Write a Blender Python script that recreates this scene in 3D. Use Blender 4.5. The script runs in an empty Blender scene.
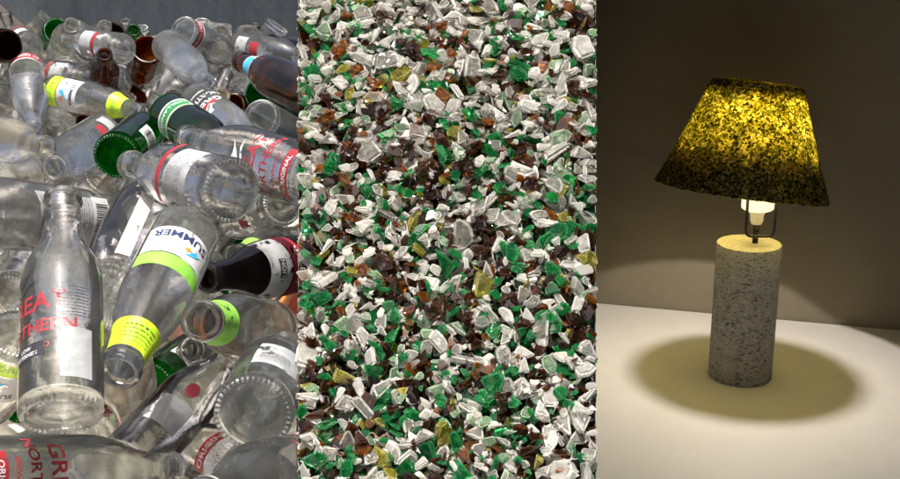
import bpy, bmesh, math, random
import numpy as np
from mathutils import Vector, Matrix, Euler

DEBUG = False
random.seed(11)
rng = np.random.default_rng(11)
sc = bpy.context.scene
col = sc.collection
D2R = math.radians
PI = math.pi

# ------------------------------------------------------------------ camera
CAM = Vector((0, 0, .781)); PITCH = D2R(16.4); F = 1200.0
RIGHT = Vector((1, 0, 0)); FWD = Vector((0, math.cos(PITCH), -math.sin(PITCH))); UP = Vector((0, math.sin(PITCH), math.cos(PITCH)))
def ray(u, v): return FWD + RIGHT*((u-450)/F) - UP*((v-239.5)/F)
def at(u, v, t): return CAM + ray(u, v)*t
cd = bpy.data.cameras.new('camera'); co = bpy.data.objects.new('camera', cd); col.objects.link(co)
co.location = CAM; co.rotation_euler = (PI/2-PITCH, 0, 0)
cd.sensor_width = 36; cd.lens = 36*F/900; cd.clip_start = .02; cd.clip_end = 500
sc.camera = co

# ------------------------------------------------------------------ object helpers
def tag(o, label=None, cat=None, group=None, kind=None):
    if label: o['label'] = label
    if cat: o['category'] = cat
    if group: o['group'] = group
    if kind: o['kind'] = kind
    return o
def empty(name, loc=(0, 0, 0)):
    o = bpy.data.objects.new(name, None); col.objects.link(o); o.location = loc; o.empty_display_size = .02
    return o
def link(name, me, parent=None):
    o = bpy.data.objects.new(name, me); col.objects.link(o)
    if parent is not None: o.parent = parent
    return o
class MB:
    """collects geometry for ONE mesh"""
    def __init__(s): s.v = []; s.f = []; s.m = []; s.sm = []
    def add(s, vs, fs, mi=0, smooth=False):
        k = len(s.v); s.v += [tuple(p) for p in vs]
        for f in fs: s.f.append([i+k for i in f]); s.m.append(mi); s.sm.append(smooth)
    def box(s, lo, hi, mi=0):
        x0, y0, z0 = lo; x1, y1, z1 = hi
        s.add([(x0,y0,z0),(x1,y0,z0),(x1,y1,z0),(x0,y1,z0),(x0,y0,z1),(x1,y0,z1),(x1,y1,z1),(x0,y1,z1)],
              [(3,2,1,0),(4,5,6,7),(0,1,5,4),(1,2,6,5),(2,3,7,6),(3,0,4,7)], mi)
    def prism(s, poly, z0, z1, mi=0):
        n = len(poly); vs = [(x,y,z0) for x,y in poly]+[(x,y,z1) for x,y in poly]
        s.add(vs, [tuple(range(n))[::-1], tuple(range(n,2*n))]+[(i,(i+1)%n,(i+1)%n+n,i+n) for i in range(n)], mi)
    def lathe(s, prof, n=32, mi=0, sy=1.0, cx=0, cy=0):
        vs = []; fs = []; idx = []
        for r, z in prof:
            if r == 0: idx.append([len(vs)]); vs.append((cx, cy, z))
            else:
                idx.append(list(range(len(vs), len(vs)+n)))
                vs += [(cx+r*math.cos(2*PI*i/n), cy+sy*r*math.sin(2*PI*i/n), z) for i in range(n)]
        for a, b in zip(idx, idx[1:]):
            for i in range(n):
                j = (i+1) % n
                if len(a) == 1 and len(b) == 1: continue
                if len(a) == 1: fs.append((a[0], b[j], b[i]))
                elif len(b) == 1: fs.append((a[i], a[j], b[0]))
                else: fs.append((a[i], a[j], b[j], b[i]))
        s.add(vs, fs, mi, True)
    def tube(s, pts, r, n=10, mi=0):
        pts = [Vector(p) for p in pts]; vs = []; fs = []
        for k, p in enumerate(pts):
            d = (pts[min(k+1, len(pts)-1)]-pts[max(k-1, 0)]).normalized()
            a = d.orthogonal().normalized() if abs(d.y) > .9 else d.cross(Vector((0, 1, 0))).normalized()
            b = d.cross(a)
            vs += [p+(a*math.cos(2*PI*i/n)+b*math.sin(2*PI*i/n))*r for i in range(n)]
        for k in range(len(pts)-1):
            for i in range(n):
                j = (i+1) % n; fs.append((k*n+i, k*n+j, k*n+n+j, k*n+n+i))
        fs += [tuple(range(n))[::-1], tuple(range((len(pts)-1)*n, len(pts)*n))]
        s.add(vs, fs, mi, True)
    def mesh(s, name, mats):
        me = bpy.data.meshes.new(name); me.from_pydata(s.v, [], s.f)
        for m in mats: me.materials.append(m)
        me.polygons.foreach_set('material_index', s.m); me.polygons.foreach_set('use_smooth', s.sm); me.update()
        return me
    def build(s, name, mats, parent=None): return link(name, s.mesh(name, mats), parent)

# ------------------------------------------------------------------ materials
class NT:
    def __init__(s, name):
        s.m = bpy.data.materials.new(name); s.m.use_nodes = True; s.t = s.m.node_tree; s.t.nodes.clear()
        s.out = s.n('OutputMaterial')
    def n(s, k, **kw):
        x = s.t.nodes.new('ShaderNode'+k)
        for a, b in kw.items(): setattr(x, a, b)
        return x
    def l(s, a, b): s.t.links.new(a, b)
    def val(s, sock, v):
        if hasattr(v, 'links'): s.l(v, sock)
        else: sock.default_value = v
    def math(s, op, a, b=0.0, c=None):
        x = s.n('Math', operation=op); s.val(x.inputs[0], a); s.val(x.inputs[1], b)
        if c is not None: s.val(x.inputs[2], c)
        return x.outputs[0]
    def mixs(s, f, a, b):
        x = s.n('MixShader'); s.val(x.inputs[0], f); s.l(a, x.inputs[1]); s.l(b, x.inputs[2]); return x.outputs[0]
    def noise(s, vec, scale, detail=4, rough=.55):
        x = s.n('TexNoise'); x.inputs['Scale'].default_value = scale; x.inputs['Detail'].default_value = detail; x.inputs['Roughness'].default_value = rough
        if vec is not None: s.l(vec, x.inputs['Vector'])
        return x.outputs[0]
    def rng(s, v, a, b, c, d):
        x = s.n('MapRange'); s.val(x.inputs[0], v)
        for i, q in enumerate((a, b, c, d)): s.val(x.inputs[i+1], q)
        return x.outputs[0]
    def ramp(s, v, stops):
        x = s.n('ValToRGB'); s.l(v, x.inputs[0]); e = x.color_ramp.elements
        while len(e) < len(stops): e.new(.5)
        for q, (p, c) in zip(e, stops): q.position = p; q.color = (*c, 1)
        return x.outputs[0]
    def bump(s, h, strength, dist):
        x = s.n('Bump'); x.inputs['Strength'].default_value = strength; x.inputs['Distance'].default_value = dist; s.l(h, x.inputs['Height']); return x.outputs[0]

def plain(name, c, rough=.5, var=.12, scale=60, bump=0.0, metal=0.0, wear=0.0):
    k = NT(name); tc = k.n('TexCoord'); nz = k.noise(tc.outputs['Object'], scale, 6)
    p = k.n('BsdfPrincipled'); p.inputs['Roughness'].default_value = rough; p.inputs['Metallic'].default_value = metal
    k.l(k.ramp(nz, [(.3, tuple(x*(1-var) for x in c)), (.7, tuple(min(1, x*(1+var)) for x in c))]), p.inputs['Base Color'])
    if bump: k.l(k.bump(nz, .6, bump), p.inputs['Normal'])
    if wear:      # rubbed and torn places where the print has come off
        oi = k.n('ObjectInfo'); cx = k.n('CombineXYZ'); k.l(k.math('MULTIPLY', oi.outputs['Random'], 7.0), cx.inputs[0]); va = k.n('VectorMath', operation='ADD'); k.l(tc.outputs['Object'], va.inputs[0]); k.l(cx.outputs[0], va.inputs[1])
        w1 = k.noise(va.outputs[0], 95, 7, .68); w2 = k.noise(va.outputs[0], 30, 3, .5); t = k.n('BsdfTransparent')
        f = k.math('ADD', k.math('MULTIPLY', w1, .6), k.math('MULTIPLY', w2, .4)); lo = .64-wear*.1
        k.l(k.bump(w2, .5, .006), p.inputs['Normal'])
        k.l(k.mixs(k.rng(f, lo, lo+.03, 0, 1), p.outputs[0], t.outputs[0]), k.out.inputs[0]); return k.m
    k.l(p.outputs[0], k.out.inputs[0]); return k.m

def bottle_glass(name, c, haze, dust=(.72, .73, .70), wave=.22, ior=1.13):
    """thin walled bottle glass: straight and slightly bent transmission, Fresnel reflection, dried film of dirt"""
    k = NT(name); tc = k.n('TexCoord'); oi = k.n('ObjectInfo')
    off = k.n('VectorMath', operation='ADD'); k.l(tc.outputs['Object'], off.inputs[0])
    cx = k.n('CombineXYZ')
    for i in range(3): k.l(k.math('MULTIPLY', oi.outputs['Random'], (3.1, 5.7, 9.3)[i]), cx.inputs[i])
    k.l(cx.outputs[0], off.inputs[1]); P = off.outputs[0]
    sep = k.n('SeparateXYZ'); k.l(tc.outputs['Object'], sep.inputs[0])
    ang = k.math('ARCTAN2', sep.outputs[1], sep.outputs[0])
    kn = k.math('MULTIPLY', k.math('SINE', k.math('MULTIPLY', ang, 66)), k.rng(sep.outputs[2], .0065, .0095, .55, 0))
    kn = k.math('MULTIPLY', kn, k.rng(sep.outputs[2], .0005, .0015, 0, 1))
    h = k.math('ADD', k.noise(P, 30, 5), kn)
    nrm = k.bump(h, wave, .004)
    lw = k.n('LayerWeight'); lw.inputs[0].default_value = .5      # longer way through the wall at a glancing angle
    ec = k.ramp(lw.outputs['Facing'], [(.45, c), (.95, tuple(x**1.4*.88 for x in c))])
    t = k.n('BsdfTransparent'); k.l(ec, t.inputs[0])
    rf = k.n('BsdfRefraction'); rf.inputs['IOR'].default_value = ior; k.l(ec, rf.inputs[0]); rf.inputs['Roughness'].default_value = 0; k.l(nrm, rf.inputs['Normal'])
    m1 = k.mixs(.60, t.outputs[0], rf.outputs[0])
    gl = k.n('BsdfGlossy'); gl.inputs['Roughness'].default_value = .018; k.l(nrm, gl.inputs['Normal'])
    fr = k.n('Fresnel'); fr.inputs[0].default_value = 1.60; k.l(nrm, fr.inputs['Normal'])
    m2 = k.mixs(fr.outputs[0], m1, gl.outputs[0])
    d = k.n('BsdfDiffuse'); d.inputs[0].default_value = (*dust, 1)
    tr = k.n('BsdfTranslucent'); tr.inputs[0].default_value = (*dust, 1)
    md = k.mixs(.5, d.outputs[0], tr.outputs[0])
    n2 = k.noise(P, 26, 9, .65)
    top = k.math('MULTIPLY', k.math('ADD', oi.outputs['Random'], .35), haze)
    k.l(k.mixs(k.rng(n2, .42, .74, k.math('MULTIPLY', top, .12), top), m2, md), k.out.inputs[0])
    return k.m

def shard_glass(name, c, body, cloudy):
    k = NT(name); tc = k.n('TexCoord'); nz = k.noise(tc.outputs['Object'], 3.0, 5)
    nrm = k.bump(k.noise(tc.outputs['Object'], 1.3, 1), .35, .6)
    rf = k.n('BsdfRefraction'); rf.inputs['IOR'].default_value = 1.35; rf.inputs[0].default_value = (*c, 1); rf.inputs['Roughness'].default_value = .0; k.l(nrm, rf.inputs['Normal'])
    t = k.n('BsdfTransparent'); t.inputs[0].default_value = (*c, 1)
    m1 = k.mixs(.6, t.outputs[0], rf.outputs[0])
    d = k.n('BsdfDiffuse'); d.inputs[0].default_value = (*body, 1); tr = k.n('BsdfTranslucent'); tr.inputs[0].default_value = (*body, 1)
    md = k.mixs(.5, d.outputs[0], tr.outputs[0])
    m2 = k.mixs(k.rng(nz, .3, .7, cloudy*.7, min(1, cloudy*1.3)), m1, md)
    gl = k.n('BsdfGlossy'); gl.inputs['Roughness'].default_value = .05; k.l(nrm, gl.inputs['Normal'])
    fr = k.n('Fresnel'); fr.inputs[0].default_value = 1.5; k.l(nrm, fr.inputs['Normal'])
    k.l(k.mixs(fr.outputs[0], m2, gl.outputs[0]), k.out.inputs[0]); return k.m

M = {}
M['clear'] = bottle_glass('clear_glass', (.995, .998, .992), .085)
M['dusty'] = bottle_glass('dusty_glass', (.95, .94, .90), .6, (.52, .45, .34))
M['green'] = bottle_glass('green_glass', (.06, .50, .11), .02)
M['brown'] = bottle_glass('brown_glass', (.45, .16, .035), .03)
M['dark'] = bottle_glass('dark_glass', (.18, .08, .04), .03)
def thick_glass(name, c):
    k = NT(name); tc = k.n('TexCoord'); nrm = k.bump(k.noise(tc.outputs['Object'], 45, 4), .3, .004)
    g = k.n('BsdfGlass'); g.inputs[0].default_value = (*c, 1); g.inputs['IOR'].default_value = 1.5; g.inputs['Roughness'].default_value = .0; k.l(nrm, g.inputs['Normal'])
    t = k.n('BsdfTransparent'); t.inputs[0].default_value = (*c, 1)
    d = k.n('BsdfTranslucent'); d.inputs[0].default_value = tuple(min(1, .8*x**.5) for x in c)+(1,)
    k.l(k.mixs(.025, k.mixs(.5, g.outputs[0], t.outputs[0]), d.outputs[0]), k.out.inputs[0]); return k.m
for nm, c in (('clear', (.96, .97, .95)), ('dusty', (.90, .88, .82)), ('green', (.06, .52, .10)), ('brown', (.42, .13, .025)), ('dark', (.16, .07, .035))): M[nm+'_thick'] = thick_glass(nm+'_thick_glass', c)
for nm, c in (('clear', (.62, .62, .60)), ('dusty', (.50, .45, .36)), ('green', (.05, .42, .12)), ('brown', (.30, .12, .03)), ('dark', (.12, .07, .04))):
    k = NT(nm+'_heel_glint'); a = k.n('BsdfDiffuse'); a.inputs[0].default_value = (*c, 1); b = k.n('BsdfGlossy'); b.inputs['Roughness'].default_value = .2; t = k.n('BsdfTransparent')
    k.l(k.mixs(k.rng(k.noise(k.n('TexCoord').outputs['Object'], 90, 4), .35, .65, .35, .95), k.mixs(.4, a.outputs[0], b.outputs[0]), t.outputs[0]), k.out.inputs[0]); M[nm+'_glint'] = k.m  # pale dashes put the glints of the heel stipple into colour
M['paper'] = plain('white_paper', (.42, .42, .41), .6, .10, 90, wear=0.5)
M['greypaper'] = plain('grey_paper', (.27, .28, .285), .6, .15, 70, wear=0.7)
M['cream'] = plain('cream_paper', (.52, .49, .41), .65, .15, 70, wear=0.6)
M['red'] = plain('red_ink', (.25, .015, .022), .45, .15, 90, wear=0.5)
M['darkred'] = plain('dark_red_ink', (.22, .03, .05), .45, .15, 90, wear=0.6)
M['black'] = plain('black_ink', (.02, .02, .025), .45, .2, 90, wear=0.6)
M['white'] = plain('white_ink', (.50, .50, .50), .5, .05, 90, wear=0.7)
M['lime'] = plain('lime_foil', (.46, .66, .02), .38, .14, 110, wear=0.4)
M['leaf'] = plain('green_foil', (.20, .47, .06), .4, .15, 110, wear=0.4)
M['dgreen'] = plain('dark_green_ink', (.02, .16, .05), .4, .15, 110, wear=0.3)
M['blue'] = plain('blue_ink', (.04, .34, .60), .4, .1, 90, wear=0.3)
M['navy'] = plain('navy_foil', (.02, .03, .09), .35, .1, 90)
M['orange'] = plain('orange_ink', (.75, .22, .02), .45, .25, 60, wear=0.3)
M['flame'] = plain('flame_print', (.72, .10, .03), .4, .5, 45, wear=0.5)
M['gold'] = plain('gold_foil', (.65, .42, .08), .35, .15, 90)

# ------------------------------------------------------------------ lettering wrapped on bottles
_txt = {}
def text_flat(s, bold=0.0):
    key = (s, bold)
    if key not in _txt:
        cu = bpy.data.curves.new('lettering', 'FONT'); cu.body = s; cu.size = 1; cu.align_x = 'CENTER'; cu.offset = bold; cu.resolution_u = 2
        ob = bpy.data.objects.new('lettering', cu); col.objects.link(ob)
        bpy.context.view_layer.update()
        me = bpy.data.meshes.new_from_object(ob.evaluated_get(bpy.context.evaluated_depsgraph_get()))
        vs = [(v.co.x, v.co.y) for v in me.vertices]; fs = [list(p.vertices) for p in me.polygons]
        bpy.data.objects.remove(ob); bpy.data.curves.remove(cu); bpy.data.meshes.remove(me)
        _txt[key] = (vs, fs)
    return _txt[key]
def shape(item):
    """item -> flat verts (s, t) in mm and faces"""
    kd = item[0]
    if kd == 'rect':
        _, s0, t0, s1, t1, m = item; return [(s0, t0), (s1, t0), (s1, t1), (s0, t1)], [(0, 1, 2, 3)], m
    if kd == 'poly': return list(item[1]), [tuple(range(len(item[1])))], item[2]
    if kd == 'text':
        _, s, s0, t0, size, m = item[:6]; bold = item[6] if len(item) > 6 else .018; rot = item[7] if len(item) > 7 else 0
        vs, fs = text_flat(s, bold); c, q = math.cos(D2R(rot)), math.sin(D2R(rot))
        return [(s0+size*(x*c-y*q), t0+size*(x*q+y*c)) for x, y in vs], fs, m
def wrap(items, rad, sy=1.0):
    """all items of one label into one mesh, bent round the bottle (rad(z) in mm)"""
    mats = []; mb = MB()
    for L, it in enumerate(items):
        vs, fs, m = shape(it)
        if m not in mats: mats.append(m)
        bm = bmesh.new(); bv = [bm.verts.new((x, y, 0)) for x, y in vs]
        for f in fs:
            try: bm.faces.new([bv[i] for i in f])
            except ValueError: pass
        bmesh.ops.triangulate(bm, faces=[f for f in bm.faces if len(f.verts) > 4])
        xs = [v.co.x for v in bm.verts]; ys = [v.co.y for v in bm.verts]
        for lo, hi, st, nn in ((min(xs), max(xs), 3.0, (1, 0, 0)), (min(ys), max(ys), 7.0, (0, 1, 0))):
            x = math.floor(lo/st)*st+st
            while x < hi:
                bmesh.ops.bisect_plane(bm, geom=bm.verts[:]+bm.edges[:]+bm.faces[:], plane_co=(x*nn[0], x*nn[1], 0), plane_no=nn); x += st
        bm.verts.index_update(); out = []
        lift = .25+.22*min(L, 1)+.05*L*(1 if L > 1 else 0)
        for v in bm.verts:
            r = rad(v.co.y)+lift; a = v.co.x/rad(62 if rad(62) > 0 else v.co.y) if False else v.co.x/max(rad(v.co.y), 8)
            out.append((r*math.cos(a)*.001, sy*r*math.sin(a)*.001, v.co.y*.001))
        mb.add(out, [[v.index for v in f.verts] for f in bm.faces], mats.index(m), True); bm.free()
    return mb.mesh('label', [M[m] for m in mats])
def fineprint(s0, t0, s1, t1, m='black', step=2.6, seed=1, h=.9):
    r = random.Random(seed); out = []; t = t1
    while t > t0:
        s = s0
        while s < s1-1:
            w = r.uniform(1.5, 5.5); e = min(s+w, s1); out.append(('rect', s, t-h, e, t, m)); s = e+r.uniform(.6, 1.1)
        t -= step
    return out
def barcode(s0, t0, s1, t1, m='black', seed=2):
    r = random.Random(seed); out = []; s = s0
    while s < s1:
        w = r.choice((.4, .7, 1.1)); out.append(('rect', s, t0, min(s+w, s1), t1, m)); s += w+r.choice((.5, .8, 1.2))
    return out
def fish(s, t, k, m):
    body = [(-12,-2),(-6,2.2),(2,4),(9,3),(14,1),(24,1.6),(14,-.6),(7,-2.5),(-2,-2.6),(-9,-4),(-16,-9),(-14,-3),(-19,2),(-14,.2)]
    fin = [(-3,3.2),(0,10),(4,8),(8,3.2),(2,4.2)]
    sw = [(-16,-10),(-4,-6),(10,-8),(18,-13),(8,-10.5),(-4,-9)]
    f = lambda P: [(s+k*(x*.8-y*.5), t+k*(x*.5+y*.8)) for x, y in P]
    return [('poly', f(body), m), ('poly', f(fin), m), ('poly', f(sw), m)]
def swoosh(s, t, k):
    w = [(-7,-4),(-2,2),(5,6),(9,7),(4,2),(6,-3),(2,-1),(-1,-6),(-3,-2)]
    o = [(3,-1),(8,2),(11,0),(7,-4)]
    return [('poly', [(s+k*x, t+k*y) for x, y in w], 'blue'), ('poly', [(s+k*x, t+k*y) for x, y in o], 'orange')]
def stack_text(words, s, t, sizes, m, gap=1.15):
    out = []
    for w, z in zip(words, sizes): out.append(('text', w, s, t, z, m)); t -= z*gap*.82
    return out

LAB = {
 'beer': lambda: [('rect', -26, 14, 26, 26, 'red'), ('text', 'ORIGINAL', 0, 17, 8, 'white')] + stack_text(['GREAT', 'NORTHERN', 'BREWING CO'], 0, 66, [21, 14.5, 6.5], 'red') + fish(0, 94, 1.0, 'white'),
 'beer_black': lambda: stack_text(['GREAT', 'NORTHERN', 'BREWING CO'], -4, 78, [21, 15, 6.5], 'red') + [('rect', -22, 38, 12, 50, 'black'), ('text', 'LOW', -4, 44.8, 4.6, 'white'), ('text', 'BITTERNESS', -4, 40, 4.2, 'white'), ('rect', 24, 18, 48, 60, 'greypaper')] + fish(-14, 106, 1.0, 'black') + fineprint(22, 68, 44, 96, 'black', 3, 4, .7) + [('text', '330', -28, 40, 7, 'white')],
 'beer_white': lambda: stack_text(['GREAT', 'NORTHERN', 'BREWING CO'], 0, 74, [21, 14.5, 6.5], 'white') + [('rect', -20, 84, 20, 92, 'red')] + fish(0, 104, 1.0, 'white'),
 'beer_cap': lambda: [('rect', -44, 8, 44, 26, 'red'), ('rect', -44, 27, 44, 29.5, 'white'), ('text', 'GREAT NORTHERN', 0, 12.5, 11, 'white')],
 'beer_side': lambda: [('rect', -30, 78, 30, 96, 'red'), ('text', 'ORIGINAL', 0, 82, 12, 'white')] + fineprint(-28, 40, 28, 74, 'white', 3.4, 8, 1.4),
 'script': lambda: stack_text(['GREAT', 'NORTHERN', 'BREWING CO'], 0, 84, [15, 11, 6.0], 'red') + [('rect', -30, 62, 30, 65, 'red'), ('rect', -30, 98, 30, 100, 'red')],
 'stripe': lambda: [('rect', -32, 34, 32, 76, 'greypaper')] + fineprint(-26, 40, 4, 72, 'black', 3.6, 31, .8) + [ ('rect', -32, 77, 32, 84, 'red')],
 'stripe_low': lambda: [('rect', -30, 70, 30, 108, 'greypaper'), ('rect', -30, 58, 30, 68, 'red')],
 'summer': lambda: [('rect', -34, 40, 34, 88, 'white'), ('rect', -34, 15, 34, 38, 'lime'), ('text', 'SUMMER', 0, 72, 11, 'navy'), ('text', 'BRIGHT', 0, 20, 13, 'leaf')] + swoosh(0, 55, 1.5),
 'summer_top': lambda: [('rect', -34, 44, 34, 84, 'white'), ('rect', -34, 86, 34, 104, 'leaf'), ('text', 'SUMMER', 0, 50, 14, 'navy')] + swoosh(-16, 70, 1.0),
 'back': lambda: [('rect', -20, 38, 24, 92, 'paper')] + barcode(-15, 42, 18, 64) + fineprint(-16, 68, 20, 88, 'black', 3.0, 5),
 'bar': lambda: [('rect', -22, 44, 22, 84, 'white')] + barcode(-16, 52, 16, 76, 'black', 9) + fineprint(-16, 46, 16, 50, 'black', 3, 3),
 'flask': lambda: [('rect', -34, 22, 30, 128, 'greypaper')] + fineprint(-30, 60, 26, 124, 'black', 3.4, 6) + [('rect', -24, 24, 22, 54, 'white')] + barcode(-18, 28, 16, 50, 'black', 4),
 'oval': lambda: [('poly', [(7*math.cos(a*PI/12), 112+11*math.sin(a*PI/12)) for a in range(24)], 'darkred')] + fineprint(-5, 106, 5, 119, 'red', 2.4, 9, .9) + [('rect', -18, 50, 16, 92, 'greypaper')],
 'blank': lambda: [('poly', [(-20, 38), (-6, 36), (12, 37), (20, 44), (19, 84), (12, 95), (-4, 92), (-19, 96), (-21, 70)], 'greypaper')] + fineprint(-15, 44, 10, 66, 'black', 3.4, 33, .7),
 'strip': lambda: [('rect', -30, 22, -16, 132, 'cream'), ('rect', 0, 34, 26, 112, 'paper')],
 'ring': lambda: [('rect', -36, 42, 36, 76, 'white'), ('rect', -34, 47, 34, 71, 'dgreen'), ('text', 'HOLLANDIA', 0, 53, 11, 'white'), ('rect', -30, 73, 30, 74.5, 'leaf')],
 'lager': lambda: [('rect', -40, 122, 40, 154, 'white'), ('rect', -44, 98, 44, 120, 'red'), ('text', 'LAGER', 0, 103, 14, 'white'), ('rect', -12, 132, 8, 142, 'black'), ('text', 'LION', -2, 134, 8, 'white')] + fineprint(-12, 123, 12, 130, 'black', 3.2, 12),
 'flame': lambda: [('rect', -44, 26, 44, 96, 'flame')] + fineprint(-36, 34, 36, 88, 'gold', 7, 13, 3.0),
 'bluelab': lambda: [('rect', -30, 44, 30, 84, 'navy'), ('rect', -20, 56, 20, 72, 'blue')],
 'plum': lambda: [('rect', -9, 70, 5, 158, 'darkred'), ('rect', 8, 60, 28, 120, 'greypaper')] + fineprint(9, 62, 27, 116, 'black', 3.2, 21),
 'small_red': lambda: [('rect', -14, 60, 14, 84, 'red'), ('rect', -22, 20, 22, 50, 'greypaper')],
}
NECK = {'lime': lambda: [('rect', -99, 158, 99, 186, 'lime'), ('text', 'SUMMER', 0, 166, 10, 'leaf')],
        'lime_up': lambda: [('rect', -99, 166, 99, 198, 'lime')] + fineprint(-12, 172, 12, 192, 'leaf', 4.5, 17, 1.6),
        'leaf': lambda: [('rect', -99, 168, 99, 198, 'leaf')],
        'blue': lambda: [('rect', -99, 160, 99, 192, 'greypaper'), ('rect', -14, 166, 14, 188, 'blue')],
        'white': lambda: [('rect', -14, 150, 14, 190, 'paper')]}

# ------------------------------------------------------------------ bottle shapes (mm)
KIND = {
 'longneck': (228, [(0,6),(12,5.5),(21,3.5),(26,.8),(29,.6),(30.6,3),(31,8),(31,40),(31,80),(31,118),(30.6,130),(29,141),(26,153),(22,165),(18.3,177),(15.8,190),(14.4,203),(13.6,214),(13.4,217)], 13.4),
 'stubby': (205, [(0,6),(12,5.5),(21,3.5),(26,.8),(29,.6),(30.6,3),(31,8),(31,40),(31,80),(31,112),(30.4,122),(28.4,132),(25,141),(21,149),(17.6,158),(15.6,168),(14.6,180),(14,192),(13.8,195)], 13.8),
 'cider': (214, [(0,6),(12,5.5),(21,3.5),(26,.8),(29,.6),(30.6,3),(31,8),(31,40),(31,80),(30.6,106),(29.6,120),(27.6,134),(24.8,148),(21.8,160),(19,172),(17.2,184),(16.4,196),(16,203)], 16),
 'large': (250, [(0,9),(14,8),(25,4.5),(31,1),(35,.8),(37,3),(37.6,9),(37.6,60),(37.6,110),(37.4,140),(36,154),(32.5,167),(27,178),(21,188),(17,200),(15.2,216),(14.6,232),(14.4,238)], 14.4),
 'small': (172, [(0,5),(9,4.6),(16,3),(20,.8),(23,.6),(24.4,3),(25,8),(25,30),(25,60),(25,88),(24.4,98),(22.6,107),(19.6,116),(17,125),(14.8,135),(13.4,147),(12.8,158),(12.6,162)], 12.6),
 'jar': (112, [(0,5),(14,4.5),(26,2.5),(32,.8),(36,.8),(38,4),(38.4,10),(38.4,50),(38.2,82),(37,92),(34.5,98),(33.5,101)], 33.5),
}
def cat_rom(p, sub=3):
    out = []
    for i in range(len(p)-1):
        a, b = p[max(i-1, 0)], p[i]; c, d = p[i+1], p[min(i+2, len(p)-1)]
        for k in range(sub if 3 < i else 1):
            t = k/(sub if 3 < i else 1)
            q = [.5*((2*b[j])+(-a[j]+c[j])*t+(2*a[j]-5*b[j]+4*c[j]-d[j])*t*t+(-a[j]+3*b[j]-3*c[j]+d[j])*t**3) for j in (0, 1)]
            out.append((max(q[0], 0), q[1]))
    return out+[p[-1]]
PROF = {k: cat_rom(v[1]) for k, v in KIND.items()}
def radius(kind, sy=1):
    pr = [p for p in PROF[kind] if p[1] > 7.9]
    def f(z):
        if z <= pr[0][1]: return pr[0][0]
        for a, b in zip(pr, pr[1:]):
            if z <= b[1]: return a[0]+(b[0]-a[0])*(z-a[1])/max(b[1]-a[1], 1e-6)
        return pr[-1][0]
    return f
_mesh = {}
def bottle_mesh(kind, glass, sy=1.0):
    key = (kind, glass, sy)
    if key not in _mesh:
        mb = MB(); mb.lathe([(r*.001, z*.001) for r, z in PROF[kind] if z > 7.5 and r > 10], 40, sy=sy)
        a = mb.mesh('body', [M[glass]])
        rr_ = KIND[kind][1][7][0]; k0 = KIND[kind][1]; n_ = 168
        prof = [(0,k0[0][1]), (rr_*.2,k0[0][1]-.2), (rr_*.4,k0[1][1]), (rr_*.6,k0[2][1]+.8), (rr_*.74,k0[2][1]-1), (rr_*.84,.8), (rr_*.90,.3), (rr_*.95,.9), (rr_*.985,3), (rr_,6), (rr_,10), (rr_*.975,12.5), (rr_*.93,11), (rr_*.84,9.2), (rr_*.6,9.6), (rr_*.3,11.5), (0,12)]
        mb = MB(); mb.lathe([(r*.001, z*.001) for r, z in prof], n_, sy=sy)
        for q in range(5, 9):        # stippled heel ring
            for i_ in range(n_):
                ix = 1+(q-1)*n_+i_; x_, y_, z_ = mb.v[ix]
                if (i_//2) % 2: mb.v[ix] = (x_*.985, y_*.985, z_+.0009)
        base = mb.mesh('base', [M[glass+'_thick'], M[glass+'_glint']])
        for p_ in base.polygons:
            c_ = p_.center; rr2 = math.hypot(c_.x, c_.y/sy); a_ = math.atan2(c_.y/sy, c_.x)
            if (.80 if int((a_+PI)*31) % 3 else .86) < rr2*1000/rr_ < (.955 if int((a_+PI)*17) % 4 else .925) and c_.z < .004 and int((a_+PI)/(2*PI)*n_/2) % 2 == 0: p_.material_index = 1
        L, _, rm = KIND[kind]; top = PROF[kind][-1][1]; h = L-top; mb = MB()
        if kind == 'jar': q = [(0,0),(.6,1),(1,2.4),(.5,4),(1,5.6),(.6,7.4),(1,9),(.4,10.4),(-1.6,11),(-3,10.2),(-3.2,2),(-3,-4)]
        else: q = [(0,0),(1.5,.6),(2.1,2.2),(1.6,3.8),(.7,5),(1.5,h-3.2),(1.3,h-1.2),(-.4,h),(-2.8,h),(-3.8,h-1.4),(-4,h-6),(-3.8,h-16)]
        mb.lathe([((rm+x)*.001, (top+z)*.001) for x, z in q], 36, sy=1 if sy == 1 else 1)
        _mesh[key] = (a, mb.mesh('mouth_ring', [M[glass]]), base)
    return _mesh[key]
NAMES = {'clear': 'clear_bottle', 'dusty': 'clear_bottle', 'green': 'green_bottle', 'brown': 'brown_bottle', 'dark': 'brown_bottle'}
caps = []       # (p, q, r) of every bottle placed
def orient(root, B, ax, roll):
    """stand the bottle at B along ax with its printed side turned to the viewer, then rolled"""
    z = ax.normalized(); x = (CAM-B-z*(CAM-B).dot(z)).normalized(); y = z.cross(x)
    root.matrix_world = Matrix((x, y, z)).transposed().to_4x4() @ Matrix.Rotation(D2R(roll), 4, 'Z')
    root.location = B
def bottle(kind, glass, B, ax, roll=0, lab=None, neck=None, sy=1.0, name=None):
    root = empty(name or ('glass_jar' if kind == 'jar' else NAMES[glass]))
    a, r, b_ = bottle_mesh(kind, glass, sy)
    link('body', a, root); link('mouth_ring', r, root); link('base', b_, root)
    if lab: link('label', wrap(LAB[lab](), radius(kind), sy), root)
    if neck: link('neck_label', wrap(NECK[neck](), radius(kind), 1), root)
    orient(root, B, ax, roll)
    L = KIND[kind][0]*.001; R = KIND[kind][1][7][0]*.001
    caps.append((B+ax.normalized()*R*.5, B+ax.normalized()*(L-R*.3), R))
    return root
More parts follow.
